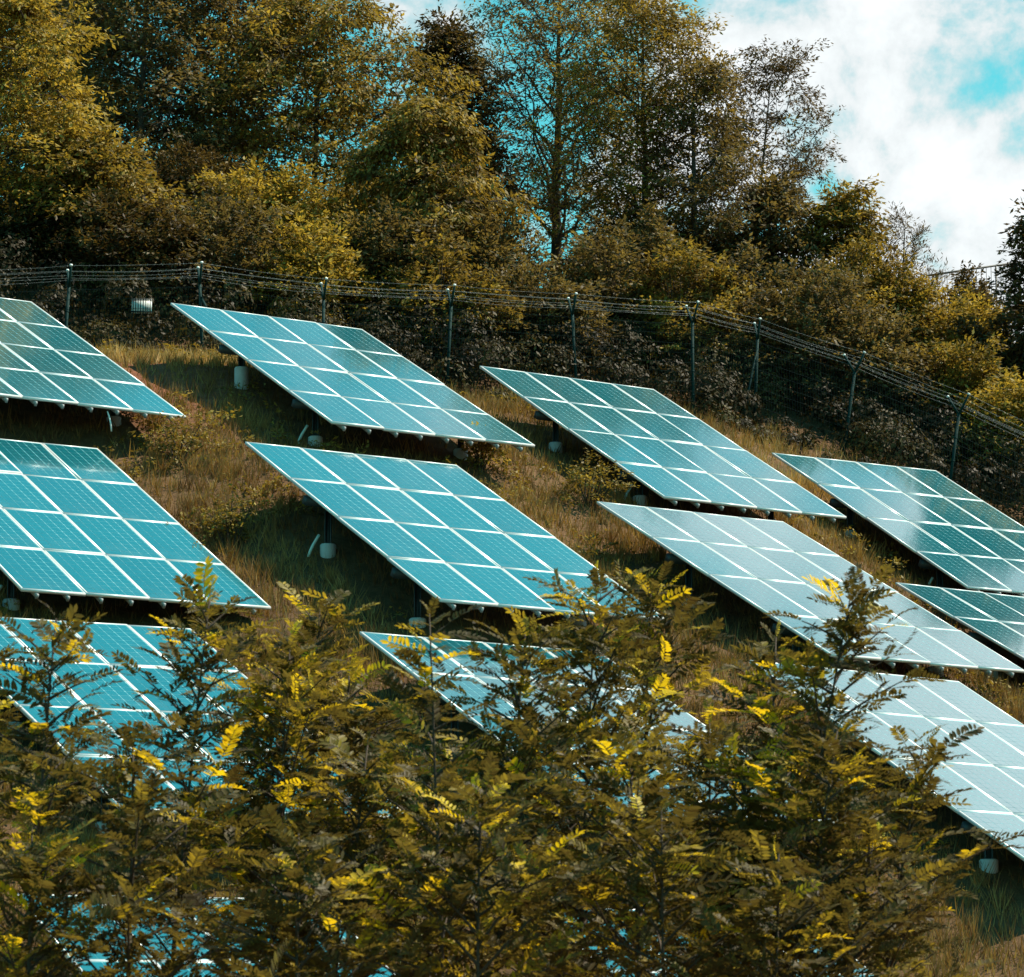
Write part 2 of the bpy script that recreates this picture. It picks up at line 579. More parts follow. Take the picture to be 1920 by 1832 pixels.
# ------------------------------------------------------------------ solar tables
def module_meshes():
    w, h, fr, th = 1.016, 1.656, 0.031, 0.045       # local: x across, y down the slope, z out of the face
    mb = MB()
    mb.box((fr, fr, -0.012), (w - 2 * fr, 0, 0), (0, h - 2 * fr, 0), (0, 0, 0.009))
    glass = mb.mesh('backsheet', M['backsheet'])
    mb = MB()
    mb.box((0, 0, -th), (w, 0, 0), (0, fr, 0), (0, 0, th))
    mb.box((0, h - fr, -th), (w, 0, 0), (0, fr, 0), (0, 0, th))
    mb.box((0, fr, -th), (fr, 0, 0), (0, h - 2 * fr, 0), (0, 0, th - 0.0006))
    mb.box((w - fr, fr, -th), (fr, 0, 0), (0, h - 2 * fr, 0), (0, 0, th - 0.0006))
    frame = mb.mesh('frame', M['alu'])
    mb = MB()
    gx_, gy_ = 0.007, 0.005
    x0, y0 = fr + 0.012, fr + 0.02
    cw = (w - 2 * x0 - 5 * gx_) / 6
    ch = (h - 2 * y0 - 9 * gy_) / 10
    k = 0.010
    for i in range(6):
        for j in range(10):
            ax, ay = x0 + i * (cw + gx_), y0 + j * (ch + gy_)
            bx, by = ax + cw, ay + ch
            z = -0.0022
            mb.add([(ax + k, ay, z), (bx - k, ay, z), (bx, ay + k, z), (bx, by - k, z), (bx - k, by, z), (ax + k, by, z), (ax, by - k, z), (ax, ay + k, z)],
                   [(0, 1, 2, 3, 4, 5, 6, 7)])
    cells = mb.mesh('cells', M['cell'])
    return glass, frame, cells


MOD_GLASS, MOD_FRAME, MOD_CELLS = module_meshes()
from mathutils import Matrix


def flip_if_needed(me):
    if me.polygons[0].normal.z < 0:
        me.flip_normals()


flip_if_needed(MOD_CELLS)

TABLE_LABELS = {
    'A': 'dark reflecting four by four solar table cut off by the left edge, topmost row',
    'B': 'teal solar table in the top row with a tall white concrete footing at its left',
    'C': 'solar table with streaked tree reflections, directly below the straight green fence',
    'D': 'pale solar table at the right end of the top row, under the bent fence post',
    'E': 'bright teal solar table cut off by the left edge, in the second row',
    'F': 'large clear teal solar table in the middle, nothing but its lower right tip behind leaves',
    'G': 'whitest glaring solar table, right of the middle, reflecting cloud',
    'H': 'solar table only half in view at the right edge, below the pale one',
    'I': 'teal solar table at lower left half hidden by two leafy saplings',
    'J': 'solar table in the lower middle mostly hidden behind the yellowing saplings',
    'K': 'pale solar table at lower right running out of the right edge',
    'L': 'lowest left solar table glimpsed as blue specks through dense foliage',
    'M': 'lowest solar table right of centre, only white glints showing between leaves',
}
CONDUITS = {'B': [2], 'C': [2], 'D': [2], 'E': [2], 'F': [0]}     # which posts carry a pale pipe (0 rear left, 2 front left)

for t in TABLES:
    o, u, v, n = frame_of(t)
    ctr = o + u * 2.04 + v * 3.32
    root = empty('solar_table', (ctr[0], ctr[1], gz(ctr[0], ctr[1])), TABLE_LABELS[t], 'solar table', 'tilted solar tables on the hillside')
    base = np.array(root.location)
    rr = np.random.default_rng(ord(t))
    for r in range(4):
        for c in range(4):
            q = o + u * (c * MW + 0.002) + v * (r * MH + 0.002) - base
            rot = Matrix(((u[0], v[0], n[0], q[0]), (u[1], v[1], n[1], q[1]), (u[2], v[2], n[2], q[2]), (0, 0, 0, 1)))
            # modules are never perfectly flush: tiny differences in tilt break up the reflections
            rot = rot @ Matrix.Rotation(rr.normal(0, 0.0042), 4, 'X') @ Matrix.Rotation(rr.normal(0, 0.0042), 4, 'Y')
            # local frame is left handed when n points up, so the y axis is mirrored through the matrix columns
            md = obj('solar_panel', MOD_GLASS, root)
            md.matrix_local = rot
            fr = obj('frame', MOD_FRAME, md)
            ce = obj('cells', MOD_CELLS, md)
            ce['kind'] = 'stuff'
    # rails down the slope, purlins across, posts, footings
    for c in range(4):
        for fx in (0.24, 0.72):
            mb = MB()
            s0 = o + u * (c * MW + fx * MW - 0.02) + v * (-0.03) - n * 0.112 - base
            mb.box(s0, u * 0.04, v * (4 * MH + 0.06), n * 0.06)
            e = o + u * (c * MW + fx * MW - 0.028) + v * (4 * MH + 0.02) - n * 0.125 - base   # end clamp
            mb.box(e + u * 0.008, u * 0.040, v * 0.030, n * 0.075)
            mb.build('rail', M['rail_alu'], root)
    fr_pos, re_pos = 5.15, 2.15
    for s in (re_pos, fr_pos):
        mb = MB()
        mb.box(o + u * 0.06 + v * (s - 0.06) - n * 0.245 - base, u * 3.96, v * 0.12, n * 0.130)
        mb.build('purlin', M['steel'], root)
    k = 0
    for s in (re_pos, fr_pos):
        for a in (0.50, 3.45):
            q = o + u * a + v * s - n * 0.19
            zg = gz(q[0], q[1])
            mb = MB()
            w = 0.055
            mb.box((q[0] - w - base[0], q[1] - w * 1.2 - base[1], zg - 0.3 - base[2]), (0.02, 0, 0), (0, w * 2.4, 0), (0, 0, q[2] - zg + 0.3))
            mb.box((q[0] + w - 0.02 - base[0], q[1] - w * 1.2 - base[1], zg - 0.3 - base[2]), (0.02, 0, 0), (0, w * 2.4, 0), (0, 0, q[2] - zg + 0.3))
            mb.box((q[0] - w + 0.02 - base[0], q[1] - 0.012 - base[1], zg - 0.3 - base[2]), (2 * w - 0.04, 0, 0), (0, 0.024, 0), (0, 0, q[2] - zg + 0.28))
            mb.build('post', M['steel'], root)
            hgt = {('B', 0): 0.36, ('F', 0): 0.17, ('C', 0): 0.15}.get((t, k), 0.08 + 0.06 * rr.random())
            mb = MB()
            rad = 0.128
            mb.lathe([(rad * 0.98, -0.35), (rad, hgt - 0.02), (rad - 0.02, hgt)], 20)
            mb.build('footing', M['concrete'], root, (q[0] - base[0], q[1] - base[1], zg - base[2]), smooth=False)
            if k in CONDUITS.get(t, []):
                a0 = np.array([q[0] - 0.30, q[1] - 0.10, zg - 0.05]) - base
                pts = [a0, a0 + (0.03, 0, 0.10), a0 + (0.07, 0.01, 0.19), a0 + (0.12, 0.03, 0.28), a0 + (0.165, 0.05, 0.36)]
                mb = MB()
                mb.tube(pts, 0.024, 7)
                mb.build('conduit', M['conduit'], root, smooth=True)
            k += 1
    if t == 'A':
        q = o + u * 2.62 + v * 6.60 - n * 0.1 - base
        mb = MB()
        mb.tube([q, q + (0.03, 0, -0.08), q + (0.06, 0, -0.2), q + (0.075, 0, -0.34)], 0.014, 6)
        tag(mb.build('cable', M['sign_white'], root, smooth=True), 'white cable end hanging below the lower edge')

# ------------------------------------------------------------------ fence with barbed wire
fb = fence_top[4]
froot = empty('security_fence', (fb[0], fb[1], gz(fb[0], fb[1])), 'dark green wire mesh fence with barbed wire on forked posts above the tables', 'fence')
fo = np.array(froot.location)
FT = [np.array(q) for q in fence_top]
arms = []
for i, q in enumerate(FT):
    d = FT[min(i + 1, len(FT) - 1)] - FT[max(i - 1, 0)]
    d[2] = 0
    d /= np.linalg.norm(d)
    side = np.array([d[1], -d[0], 0])
    if i >= 8:
        side = np.array([0.80, -0.6, 0])
    zt = q[2] - 0.38
    zg = gz(q[0], q[1])
    lean = np.array([0.06 * math.sin(i * 2.1), 0, 0]) if i < 8 else np.array([0.16, 0, 0])
    b = np.array([q[0], q[1], zg - 0.3])
    top = np.array([q[0], q[1], zt])
    b = b - lean * 2
    mb = MB()
    mb.tube([b - fo, top - fo], 0.032, 8)
    for hz in (0.75, 1.25, 1.75):
        mb.tube([b + (top - b) * (hz / 2.3) - fo, b + (top - b) * ((hz + 0.03) / 2.3) - fo], 0.038, 8)
    post = mb.build('post', M['fence_green'], froot, smooth=False)
    tips = []
    for sgn in (-1, 1):
        tip = top + side * sgn * 0.24 + np.array([0, 0, 0.38])
        mb = MB()
        mb.tube([top - np.array([0, 0, 0.02]) - fo, tip - fo], 0.024, 6)
        mb.build('arm', M['fence_green'], post)
        mb = MB()
        mb.tube([tip + (tip - top) * -0.02 - fo, tip + (tip - top) * 0.06 - fo], 0.030, 6)
        mb.build('cap', M['sign_white'], post)
        tips.append((top, tip))
    arms.append(tips)
    if i in (2, 7):                                    # strainer posts carry a leaning strut
        mb = MB()
        s_ = np.array([0.75, -0.3, 0]) if i == 2 else np.array([-0.35, -0.35, 0])
        e_ = top + s_ * 1.2
        mb.tube([top - fo - (0, 0, 0.2), np.array([e_[0], e_[1], gz(e_[0], e_[1]) - 0.1]) - fo], 0.024, 6)
        mb.build('strut', M['fence_green'], froot)
# mesh panels
for i in range(len(FT) - 1):
    a, b = FT[i], FT[i + 1]
    L0 = np.linalg.norm((b - a)[:2])
    nv = int(L0 / 0.055)
    mb = MB()
    off = np.array([0, -0.045, 0])
    for j in range(1, nv):
        s = j / nv
        q = a + (b - a) * s
        zb = max(q[2] - FENCE_H, gz(q[0], q[1]) - 0.1)
        mb.tube([np.array([q[0], q[1], zb]) + off - fo, np.array([q[0], q[1], q[2] - 0.42]) + off - fo], 0.0034, 3, cap=False)
    for hz in np.arange(0.45, 2.2, 0.2):
        mb.tube([a + off - fo - (0, 0.006, hz), b + off - fo - (0, 0.006, hz)], 0.0045, 3, cap=False)
    p_ = mb.build('mesh_panel', M['wire_green'], froot)
    p_['kind'] = 'stuff'
# barbed strands
for arm in (0, 1):
    for f_ in (0.42, 0.72, 1.0):
        mb = MB()
        pts = []
        for i in range(len(FT)):
            a = arms[i][arm]
            p0 = a[0] + (a[1] - a[0]) * f_
            pts.append(p0)
        full = []
        for i in range(len(pts) - 1):
            for s in np.linspace(0, 1, 7)[:-1]:
                q = pts[i] + (pts[i + 1] - pts[i]) * s
                full.append(q - np.array([0, 0, 0.10 * s * (1 - s) * (1 + 0.6 * math.sin(i * 3 + arm * 2 + f_ * 5))]))
        full.append(pts[-1])
        full = np.array(full)
        mb.tube(full - fo, 0.0026, 4, cap=False)
        for i in range(len(full) - 1):
            nb = max(2, int(np.linalg.norm(full[i + 1] - full[i]) / 0.11))
            for j in range(nb):
                q = full[i] + (full[i + 1] - full[i]) * ((j + 0.5) / nb) - fo
                for _ in range(2):
                    d = np.random.default_rng(i * 100 + j * 3 + _).normal(size=3)
                    d *= 0.026 / np.linalg.norm(d)
                    mb.tube([q - d, q + d], 0.0028, 3, cap=False)
        mb.build('barbed_wire', M['galv'], froot)

# white notice behind the mesh
q = at(266, 574, 63.62)
mb = MB()
mb.box((-0.20, 0, -0.145), (0.40, 0, 0), (0, 0.012, 0), (0, 0, 0.29))
sg = mb.build('notice_board', M['sign_white'], None, q)
sg.rotation_euler = (R(-4), 0, R(2))
tag(sg, 'small blank white notice board hung on the mesh fence at left', 'sign')
mb = MB()
for z_ in (-0.13, -0.115, 0.115, 0.13):
    mb.box((-0.215, -0.022, z_ - 0.006), (0.43, 0, 0), (0, 0.006, 0), (0, 0, 0.012))
for x_ in np.arange(-0.17, 0.18, 0.0485):
    mb.box((x_ - 0.0065, -0.0155, -0.15), (0.013, 0, 0), (0, 0.005, 0), (0, 0, 0.30))
mb.build('grille', M['wire_green'], sg)

# guard railing on the crest at right
r0, r1 = at(1738, 517, 82), at(1990, 480, 86)
rroot = empty('guard_railing', (r0[0], r0[1], gz(r0[0], r0[1])), 'thin dark guard railing against the sky at upper right', 'railing')
ro = np.array(rroot.location)
mb = MB()
mb.tube([r0 - ro, r1 - ro], 0.03, 6)
mb.build('top_rail', M['rail_dark'], rroot)
mb = MB()
mb.tube([r0 - ro - (0, 0, 0.98), r1 - ro - (0, 0, 0.98)], 0.02, 6)
mb.build('bottom_rail', M['rail_dark'], rroot)
for s in np.linspace(0.0, 1, 5):
    q = r0 + (r1 - r0) * s
    mb = MB()
    mb.tube([q - ro, (q[0] - ro[0], q[1] - ro[1], min(gz(q[0], q[1]), q[2] - 1.1) - ro[2])], 0.026, 6)
    mb.build('post', M['rail_dark'], rroot)
for s in np.linspace(0.0, 1, 29)[1:-1]:
    q = r0 + (r1 - r0) * s
    mb = MB()
    mb.tube([q - ro - (0, 0, 0.02), q - ro - (0, 0, 0.97)], 0.008, 4)
    mb.build('baluster', M['rail_dark'], rroot)


# ------------------------------------------------------------------ foliage builders
def unit(a):
    return a / (np.linalg.norm(a, axis=-1, keepdims=True) + 1e-9)


def leaf_quads(P, D, S, Ln, Wd, cup=0.15):
    """rhombic leaves, folded a little along the middle"""
    n = len(P)
    Nn = np.cross(D, S)
    mid = P + D * (Ln * 0.48)[:, None]
    V = np.empty((n, 4, 3))
    V[:, 0] = P
    V[:, 1] = mid + S * (Wd * 0.5)[:, None] + Nn * (Wd * cup)[:, None]
    V[:, 2] = P + D * Ln[:, None]
    V[:, 3] = mid - S * (Wd * 0.5)[:, None] + Nn * (Wd * cup)[:, None]
    F = np.arange(n * 4).reshape(n, 4)
    return V.reshape(-1, 3), F


def leaf_cloud(cent, rad, per, Ln, Wd, rg, droop=0.3, flat=0.75, ctint=None, dirs=None, tvar=0.12):
    """leaves round each cluster centre, or along a flat spray where the cluster has a direction"""
    n = len(cent) * per
    ci = np.repeat(np.arange(len(cent)), per)
    if dirs is None:
        off = rg.normal(size=(n, 3)) * np.array([1, 1, flat])
        off *= (rad[ci] / 1.35)[:, None]
        D = unit(unit(off) * 0.7 + rg.normal(size=(n, 3)) * 0.6 + np.array([0, 0, -droop]))
    else:
        d = unit(dirs * np.array([1, 1, 0.55]))
        side = unit(np.cross(d, np.array([0, 0, 1.0])))
        a = rg.uniform(-0.5, 1.25, n)
        b = rg.normal(0, 0.42, n) * (1.1 - 0.55 * np.clip(a, 0, 1.2))
        off = (d[ci] * a[:, None] + side[ci] * b[:, None]) * rad[ci][:, None] * 1.25
        off[:, 2] += -droop * 0.45 * (np.clip(a, 0, 2) ** 2 + 0.6 * b * b) * rad[ci] + rg.normal(0, 0.17, n) * rad[ci]
        D = unit(d[ci] * 0.55 + side[ci] * (np.sign(b) * 0.65)[:, None] + rg.normal(size=(n, 3)) * 0.38 + np.array([0, 0, -droop * 0.8]))
    P = cent[ci] + off
    S = unit(np.cross(D, unit(rg.normal(size=(n, 3)) * 0.45 + np.array([0, 0, 1.0]))))
    ln = Ln * rg.uniform(0.6, 1.3, n)
    V, F = leaf_quads(P, D, S, ln, ln * (Wd / Ln))
    ct = rg.normal(0, 0.19, len(cent)) if ctint is None else ctint
    tv = np.clip(0.42 + ct[ci] + rg.normal(0, tvar, n), 0, 1)
    return V, F, np.repeat(tv, 4)


def bez(p0, p1, bow, k=6):
    t = np.linspace(0, 1, k)[:, None]
    mid = (p0 + p1) / 2 + bow
    return (1 - t) ** 2 * p0 + 2 * t * (1 - t) * mid + t ** 2 * p1


def tree(name, label, px, top_y, depth, rad, clear, mat, seed, shape=1.0, nlimb=22, nsub=6, per=34, crad=0.33, Ln=0.150, Wd=0.062,
         lean=0.0, trunk_r=0.11, droop=0.3, bark='bark', group='trees along the crest of the hill', rise=0.55, cat='tree'):
    """clear: share of the height below the crown; shape: 1 round, >1 pointed; rise: how steeply the limbs climb"""
    rg = np.random.default_rng(seed)
    top = at(px, top_y, depth)
    bx, by = top[0] - lean, top[1]
    base = np.array([bx, by, gz(bx, by)])
    H = top[2] - base[2]
    root = empty(name, base, label, cat, group)
    k = 9
    tt = np.linspace(0, 1, k)
    trunk = np.stack([lean * tt ** 1.4 + np.cumsum(rg.normal(0, 0.035, k)) * (tt > 0), np.cumsum(rg.normal(0, 0.035, k)), tt * H * 0.97 - 0.2 * (tt == 0)], 1)
    wood = MB()
    wood.tube(trunk, trunk_r * (1 - tt * 0.88), 7)

    def tp(s):
        return np.array([np.interp(s, tt, trunk[:, a]) for a in range(3)])
    cents = []
    dirs = []
    for i in range(nlimb):
        s = clear + (1 - clear) * ((i + rg.random()) / nlimb) ** 0.9 * 0.97
        h = (s - clear) / (1 - clear)
        prof = (math.sin(math.pi * min(1, 0.16 + 0.84 * h ** (1.0 / shape) if shape < 1 else 0.16 + 0.84 * (h ** 0.9))) ** 0.6 if shape <= 1 else (1 - h) ** (1 / shape) * min(1, 0.55 + 2.2 * h))
        ln = rad * prof * rg.uniform(0.68, 1.12) + 0.15
        az = i * 2.39996 + rg.normal(0, 0.35)
        p0 = tp(max(0.05, s - rise * ln / H * 0.55))
        d = np.array([math.cos(az), math.sin(az), 0])
        p1 = p0 + d * ln + np.array([0, 0, rise * ln * rg.uniform(0.6, 1.2)])
        limb = bez(p0, p1, np.array([0, 0, -0.10 * ln * rise]) + rg.normal(0, 0.10, 3) * ln, 6)
        limb[1:-1] += rg.normal(0, 0.025, (4, 3)) * ln
        r0 = trunk_r * 0.42 * (1 - 0.6 * s) * min(1, 0.4 + ln / rad)
        wood.tube(limb, np.linspace(r0, 0.008, 6), 5, cap=False)
        cents.append(limb[-1])
        dirs.append(limb[-1] - limb[-2])
        for j in range(nsub):
            f = 0.22 + 0.78 * (j + rg.random()) / nsub
            q0 = np.array([np.interp(f, np.linspace(0, 1, 6), limb[:, a]) for a in range(3)])
            dd = unit(d * 0.6 + rg.normal(size=3) * np.array([0.8, 0.8, 0.55]) + np.array([0, 0, 0.25 * rise]))
            sl = ln * rg.uniform(0.22, 0.48) * (1.15 - 0.5 * f) + 0.12
            q1 = q0 + dd * sl
            sb = bez(q0, q1, rg.normal(0, 0.08, 3) * sl, 4)
            wood.tube(sb, np.linspace(max(0.010, r0 * 0.4), 0.005, 4), 4, cap=False)
            cents.append(q1)
            dirs.append(dd)
            if rg.random() < 0.5:
                cents.append((q0 + q1) / 2 + rg.normal(0, 0.12, 3))
                dirs.append(dd + rg.normal(0, 0.6, 3))
            for _ in range(2):
                q2 = q1 + unit(dd + rg.normal(size=3) * 0.9) * sl * 0.55
                wood.tube([q1 * 0.6 + q0 * 0.4, q2], [0.007, 0.003], 3, cap=False)
                cents.append(q2)
                dirs.append(q2 - q1)
    for s in (0.9, 0.95, 1.0):
        cents.append(tp(s) + rg.normal(0, 0.1, 3))
        dirs.append(rg.normal(size=3))
    cents = np.array(cents)
    dirs = unit(np.array(dirs))
    wood.build('trunk', M[bark], root)
    V, F, tv = leaf_cloud(cents, np.full(len(cents), crad) * rg.uniform(0.6, 1.3, len(cents)) * 1.1, int(per * 1.05), Ln, Wd, rg, droop, dirs=dirs)
    cr = obj('crown', mesh_np('crown', V, F, M[mat], tv), root)
    cr['kind'] = 'stuff'
    return root


def shrub(name, label, px, top_y, depth, hw, mat, seed, hgt=None, ncl=150, per=42, Ln=0.125, Wd=0.056, group='shrubs behind the fence', droop=0.15, crad=0.26):
    rg = np.random.default_rng(seed)
    top = at(px, top_y, depth)
    z0 = gz(top[0], top[1])
    base = np.array([top[0], top[1], z0])
    H = max(0.8, top[2] - z0)
    rx = hw * depth / FPX
    root = empty(name, base, label, 'shrub', group)
    wood = MB()
    cents = []
    lobes = [(rg.uniform(-0.6, 0.6) * rx, rg.uniform(-0.6, 0.5) * rx * 0.8, rg.uniform(0.55, 1.0)) for _ in range(6)] + [(0, 0, 1.0)]
    for i in range(ncl):
        lx, ly, lh = lobes[i % len(lobes)]
        a = rg.random() * 2 * math.pi
        cz = rg.random() ** 0.7
        rr = math.sqrt(max(0.02, 1 - cz ** 2)) * rx * 0.62 * rg.uniform(0.75, 1.1)
        p = np.array([lx + math.cos(a) * rr, ly + math.sin(a) * rr * 0.8, H * lh * (0.12 + 0.86 * cz) + rg.normal(0, 0.06)])
        cents.append(p)
        if i % 3 == 0:
            s0 = np.array([lx * 0.3, ly * 0.3, -0.1])
            wood.tube(bez(s0, p, np.array([0, 0, 0.1 * H]), 4), np.linspace(0.022, 0.005, 4), 4, cap=False)
    wood.build('stems', M['stem'], root)
    cents = np.array(cents)
    dv = unit(cents - np.array([0, 0, H * 0.25]) + rg.normal(0, 0.3, cents.shape))
    V, F, tv = leaf_cloud(cents, crad * rg.uniform(0.6, 1.4, len(cents)) * 1.15, per, Ln, Wd, rg, droop + 0.15, dirs=dv)
    cr = obj('foliage', mesh_np('foliage', V, F, M[mat], tv), root)
    cr['kind'] = 'stuff'
    return root


# trees along the crest, from left to right
tree('broadleaf_tree', 'brightest yellow tree with full crown at the left edge of the picture', -10, -30, 69, 2.1, 0.2, 'leaf_yellow', 11, 1.0, 30, 8, 34, 0.32, rise=0.35)
tree('broadleaf_tree', 'low olive tree sloping down to the right below the brightest yellow tree', 165, 265, 68.5, 1.9, 0.15, 'leaf_olive', 12, 1.6, 24, 7, 32, 0.30, rise=0.25)
tree('broadleaf_tree', 'tall grey brown shaded tree behind the brightest yellow tree', 275, -330, 77, 2.7, 0.15, 'leaf_grey', 13, 1.0, 46, 8, 30, 0.38, rise=0.4)
tree('broadleaf_tree', 'dark tree at the top edge, between the grey brown tree and the broad olive one', 432, -260, 80, 1.75, 0.25, 'leaf_dark', 14, 1.0, 40, 7, 32, 0.33, rise=0.5)
tree('broadleaf_tree', 'broad olive yellow tree with the widest crown, left of the middle', 600, -35, 77.5, 2.85, 0.12, 'leaf_olive', 15, 1.0, 44, 8, 34, 0.36, rise=0.3, droop=0.6)
tree('broadleaf_tree', 'small tree with drooping bright sprays in front of the dark pointed tree', 790, 190, 70.5, 1.25, 0.2, 'leaf_olive', 16, 1.0, 24, 7, 32, 0.27, rise=0.2, droop=0.9)
tree('broadleaf_tree', 'dark pointed tree left of the tall airy tree', 848, 28, 80, 1.5, 0.2, 'leaf_dark', 17, 1.5, 34, 7, 30, 0.30, rise=0.5)
tree('broadleaf_tree', 'dark tree filling the gap between the brightest yellow tree and the grey brown tree', 135, -60, 81, 2.1, 0.12, 'leaf_grey', 31, 1.0, 56, 8, 34, 0.38, rise=0.35)
tree('airy_tree', 'tall airy tree with dark straight trunk and forked limbs against blue sky', 1045, -75, 80, 2.6, 0.20, 'leaf_grey', 18, 1.0, 28, 10, 27, 0.32, rise=1.25, trunk_r=0.16, Ln=0.13, Wd=0.046)
tree('broadleaf_tree', 'olive tree with bright leaf tips, right of the tall airy tree', 1205, -25, 76, 2.0, 0.12, 'leaf_olive', 19, 1.0, 34, 9, 28, 0.32, rise=0.7, Ln=0.13, Wd=0.048)
tree('broadleaf_tree', 'olive tree filling the gap left of the slender tree, its top level with it', 1300, 105, 75, 1.0, 0.12, 'leaf_grey', 29, 1.0, 22, 8, 24, 0.27, rise=0.6, Ln=0.13, Wd=0.046)
tree('slender_tree', 'slender tree with thin pale trunk and open crown against white cloud', 1450, 95, 77, 1.45, 0.42, 'leaf_dark', 20, 1.0, 17, 8, 26, 0.24, Ln=0.12, Wd=0.036, lean=0.75, trunk_r=0.06, rise=0.95, bark='bark_pale')
tree('broadleaf_tree', 'low spreading tree below the open crown of the slender tree', 1440, 330, 75.5, 1.5, 0.1, 'leaf_grey', 21, 1.2, 22, 7, 22, 0.27, rise=0.35)
tree('broadleaf_tree', 'rounded brown tree standing lowest beside the white cloud', 1590, 345, 75, 1.15, 0.1, 'leaf_olive', 22, 1.1, 22, 7, 24, 0.26, rise=0.4)
tree('young_pine', 'small dark pine with upright shoots at the right end of the trees', 1700, 405, 76.5, 0.75, 0.1, 'leaf_dark', 23, 1.4, 16, 5, 18, 0.17, Ln=0.12, Wd=0.022, rise=0.9, droop=-0.5, trunk_r=0.05)
tree('broadleaf_tree', 'dark tree leaning in from the right edge under the sky', 1995, 355, 72, 1.65, 0.12, 'leaf_dark', 24, 1.7, 34, 7, 30, 0.29, rise=0.35)

SHRUBS = [
    (40, 385, 67.5, 150, 'leaf_thicket', 'dark low shrub at the left edge above the fence wires'),
    (215, 395, 67.0, 140, 'leaf_dark', 'brown shrub directly above the white notice board'),
    (400, 385, 67.6, 140, 'leaf_grey', 'olive shrub above the forked fence post with struts'),
    (590, 415, 67.8, 120, 'leaf_yellow', 'brightest yellow shrub hanging towards the fence, left of the middle'),
    (740, 395, 69.0, 130, 'leaf_grey', 'broad greyish shrub right of the brightest yellow shrub'),
    (900, 395, 70.0, 120, 'leaf_grey', 'pale shrub just left of the dark straight trunk'),
    (820, 470, 67.8, 110, 'leaf_olive', 'low shrub touching the wires at the middle left fence post'),
    (1000, 500, 68.5, 110, 'leaf_grey', 'low shrub below the foot of the dark straight trunk'),
    (1140, 440, 70.0, 120, 'leaf_grey', 'shrub just right of the dark straight trunk'),
    (1215, 400, 71.0, 55, 'leaf_grey', 'narrow upright shrub with a raised leafy tip'),
    (1270, 475, 69.6, 120, 'leaf_olive', 'rounded shrub above the last upright fence post'),
    (1400, 480, 70.5, 120, 'leaf_grey', 'greyish rounded shrub under the slender tree'),
    (1520, 520, 69.8, 120, 'leaf_grey', 'silvery shrub where the barbed wire starts to fall to the right'),
    (1600, 480, 73.0, 120, 'leaf_olive', 'shrub under the rounded brown tree'),
    (1690, 500, 73.0, 110, 'leaf_olive', 'olive shrub left of the guard railing'),
    (1640, 590, 69.6, 90, 'leaf_grey', 'shrub right behind the sloping barbed wire'),
    (1790, 560, 74.0, 110, 'leaf_yellow', 'sunny yellow shrub below the guard railing'),
    (1890, 600, 71.5, 90, 'leaf_dark', 'dark shrub at the right edge below the leaning tree'),
    (1770, 645, 69.5, 100, 'leaf_olive', 'olive shrub above the bent forked post'),
    (1880, 705, 68.6, 100, 'leaf_yellow', 'light shrub at the right edge behind the falling wires'),
    (1815, 520, 80.0, 50, 'leaf_dark', 'thin weedy shrub growing through the guard railing'),
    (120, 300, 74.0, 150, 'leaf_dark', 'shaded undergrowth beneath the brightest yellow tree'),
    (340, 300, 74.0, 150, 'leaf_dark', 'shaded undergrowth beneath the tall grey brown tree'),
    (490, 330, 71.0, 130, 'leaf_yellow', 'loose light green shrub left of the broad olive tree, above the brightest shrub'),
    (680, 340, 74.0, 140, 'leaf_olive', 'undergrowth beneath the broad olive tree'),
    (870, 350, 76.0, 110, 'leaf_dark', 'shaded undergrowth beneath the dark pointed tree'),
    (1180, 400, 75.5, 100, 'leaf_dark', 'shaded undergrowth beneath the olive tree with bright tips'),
    (1330, 390, 75.5, 110, 'leaf_grey', 'undergrowth between the olive tree with bright tips and the slender tree'),
]
for i, (x_, y_, d_, hw_, mt_, lb_) in enumerate(SHRUBS):
    shrub('shrub', lb_, x_, y_, d_, hw_, mt_, 100 + i, ncl=int(90 + hw_ * 1.25), per=52)


# ------------------------------------------------------------------ ground cover
def blocked(x, y, pad=0.0):
    """under one of the tables?"""
    r = np.zeros(len(x), bool)
    for t in TABLES:
        o, u, v, n = frame_of(t)
        G = np.array([[u[0], v[0]], [u[1], v[1]]])
        ab = np.linalg.solve(G, np.stack([x - o[0], y - o[1]]))
        r |= (ab[0] > -pad) & (ab[0] < 4.08 + pad) & (ab[1] > -pad) & (ab[1] < 6.64 + pad)
    return r


def in_view(x, y, z, mx=260, my=140):
    Xc, Yc, Zc = x, -(z * cp - y * sp), y * cp + z * sp
    u_ = FPX * Xc / Zc + 960
    v_ = FPX * Yc / Zc + 916
    return (u_ > -mx) & (u_ < 1920 + mx) & (v_ > 380) & (v_ < 1832 + my)


# dense thicket on the bank behind and through the fence
fx = np.array([q[0] for q in FT])
fy = np.array([q[1] for q in FT])


def fence_y(x):
    return np.interp(x, fx, fy)


n = 600
x = rng.uniform(-13, 14, n)
y = fence_y(x) + rng.uniform(-1.7, 6.0, n)
behind = y > fence_y(x)
r = np.where(behind, rng.uniform(0.35, 0.85, n), rng.uniform(0.16, 0.40, n))
z = ground(x, y) + np.where(behind, rng.uniform(0.0, 0.9, n) * np.clip((y - fence_y(x)) / 1.2, 0.3, 1), 0.0)
keep = in_view(x, y, z) & (behind | (fbm(x * 0.7, y * 0.7, 33) > 0.45))
hx = np.stack([x, y, z], 1)[keep]
hr = r[keep]
ci = np.repeat(np.arange(len(hx)), (50 + 440 * hr).astype(int))
n = len(ci)
nv = unit(rng.normal(size=(n, 3)) + np.array([0, -0.5, 0.55]))
lump = 0.80 + 0.5 * fbm(nv[:, 0] * 3.2 + ci * 3.7, nv[:, 2] * 3.2 + nv[:, 1] * 2 + ci * 1.3, 91, 3)
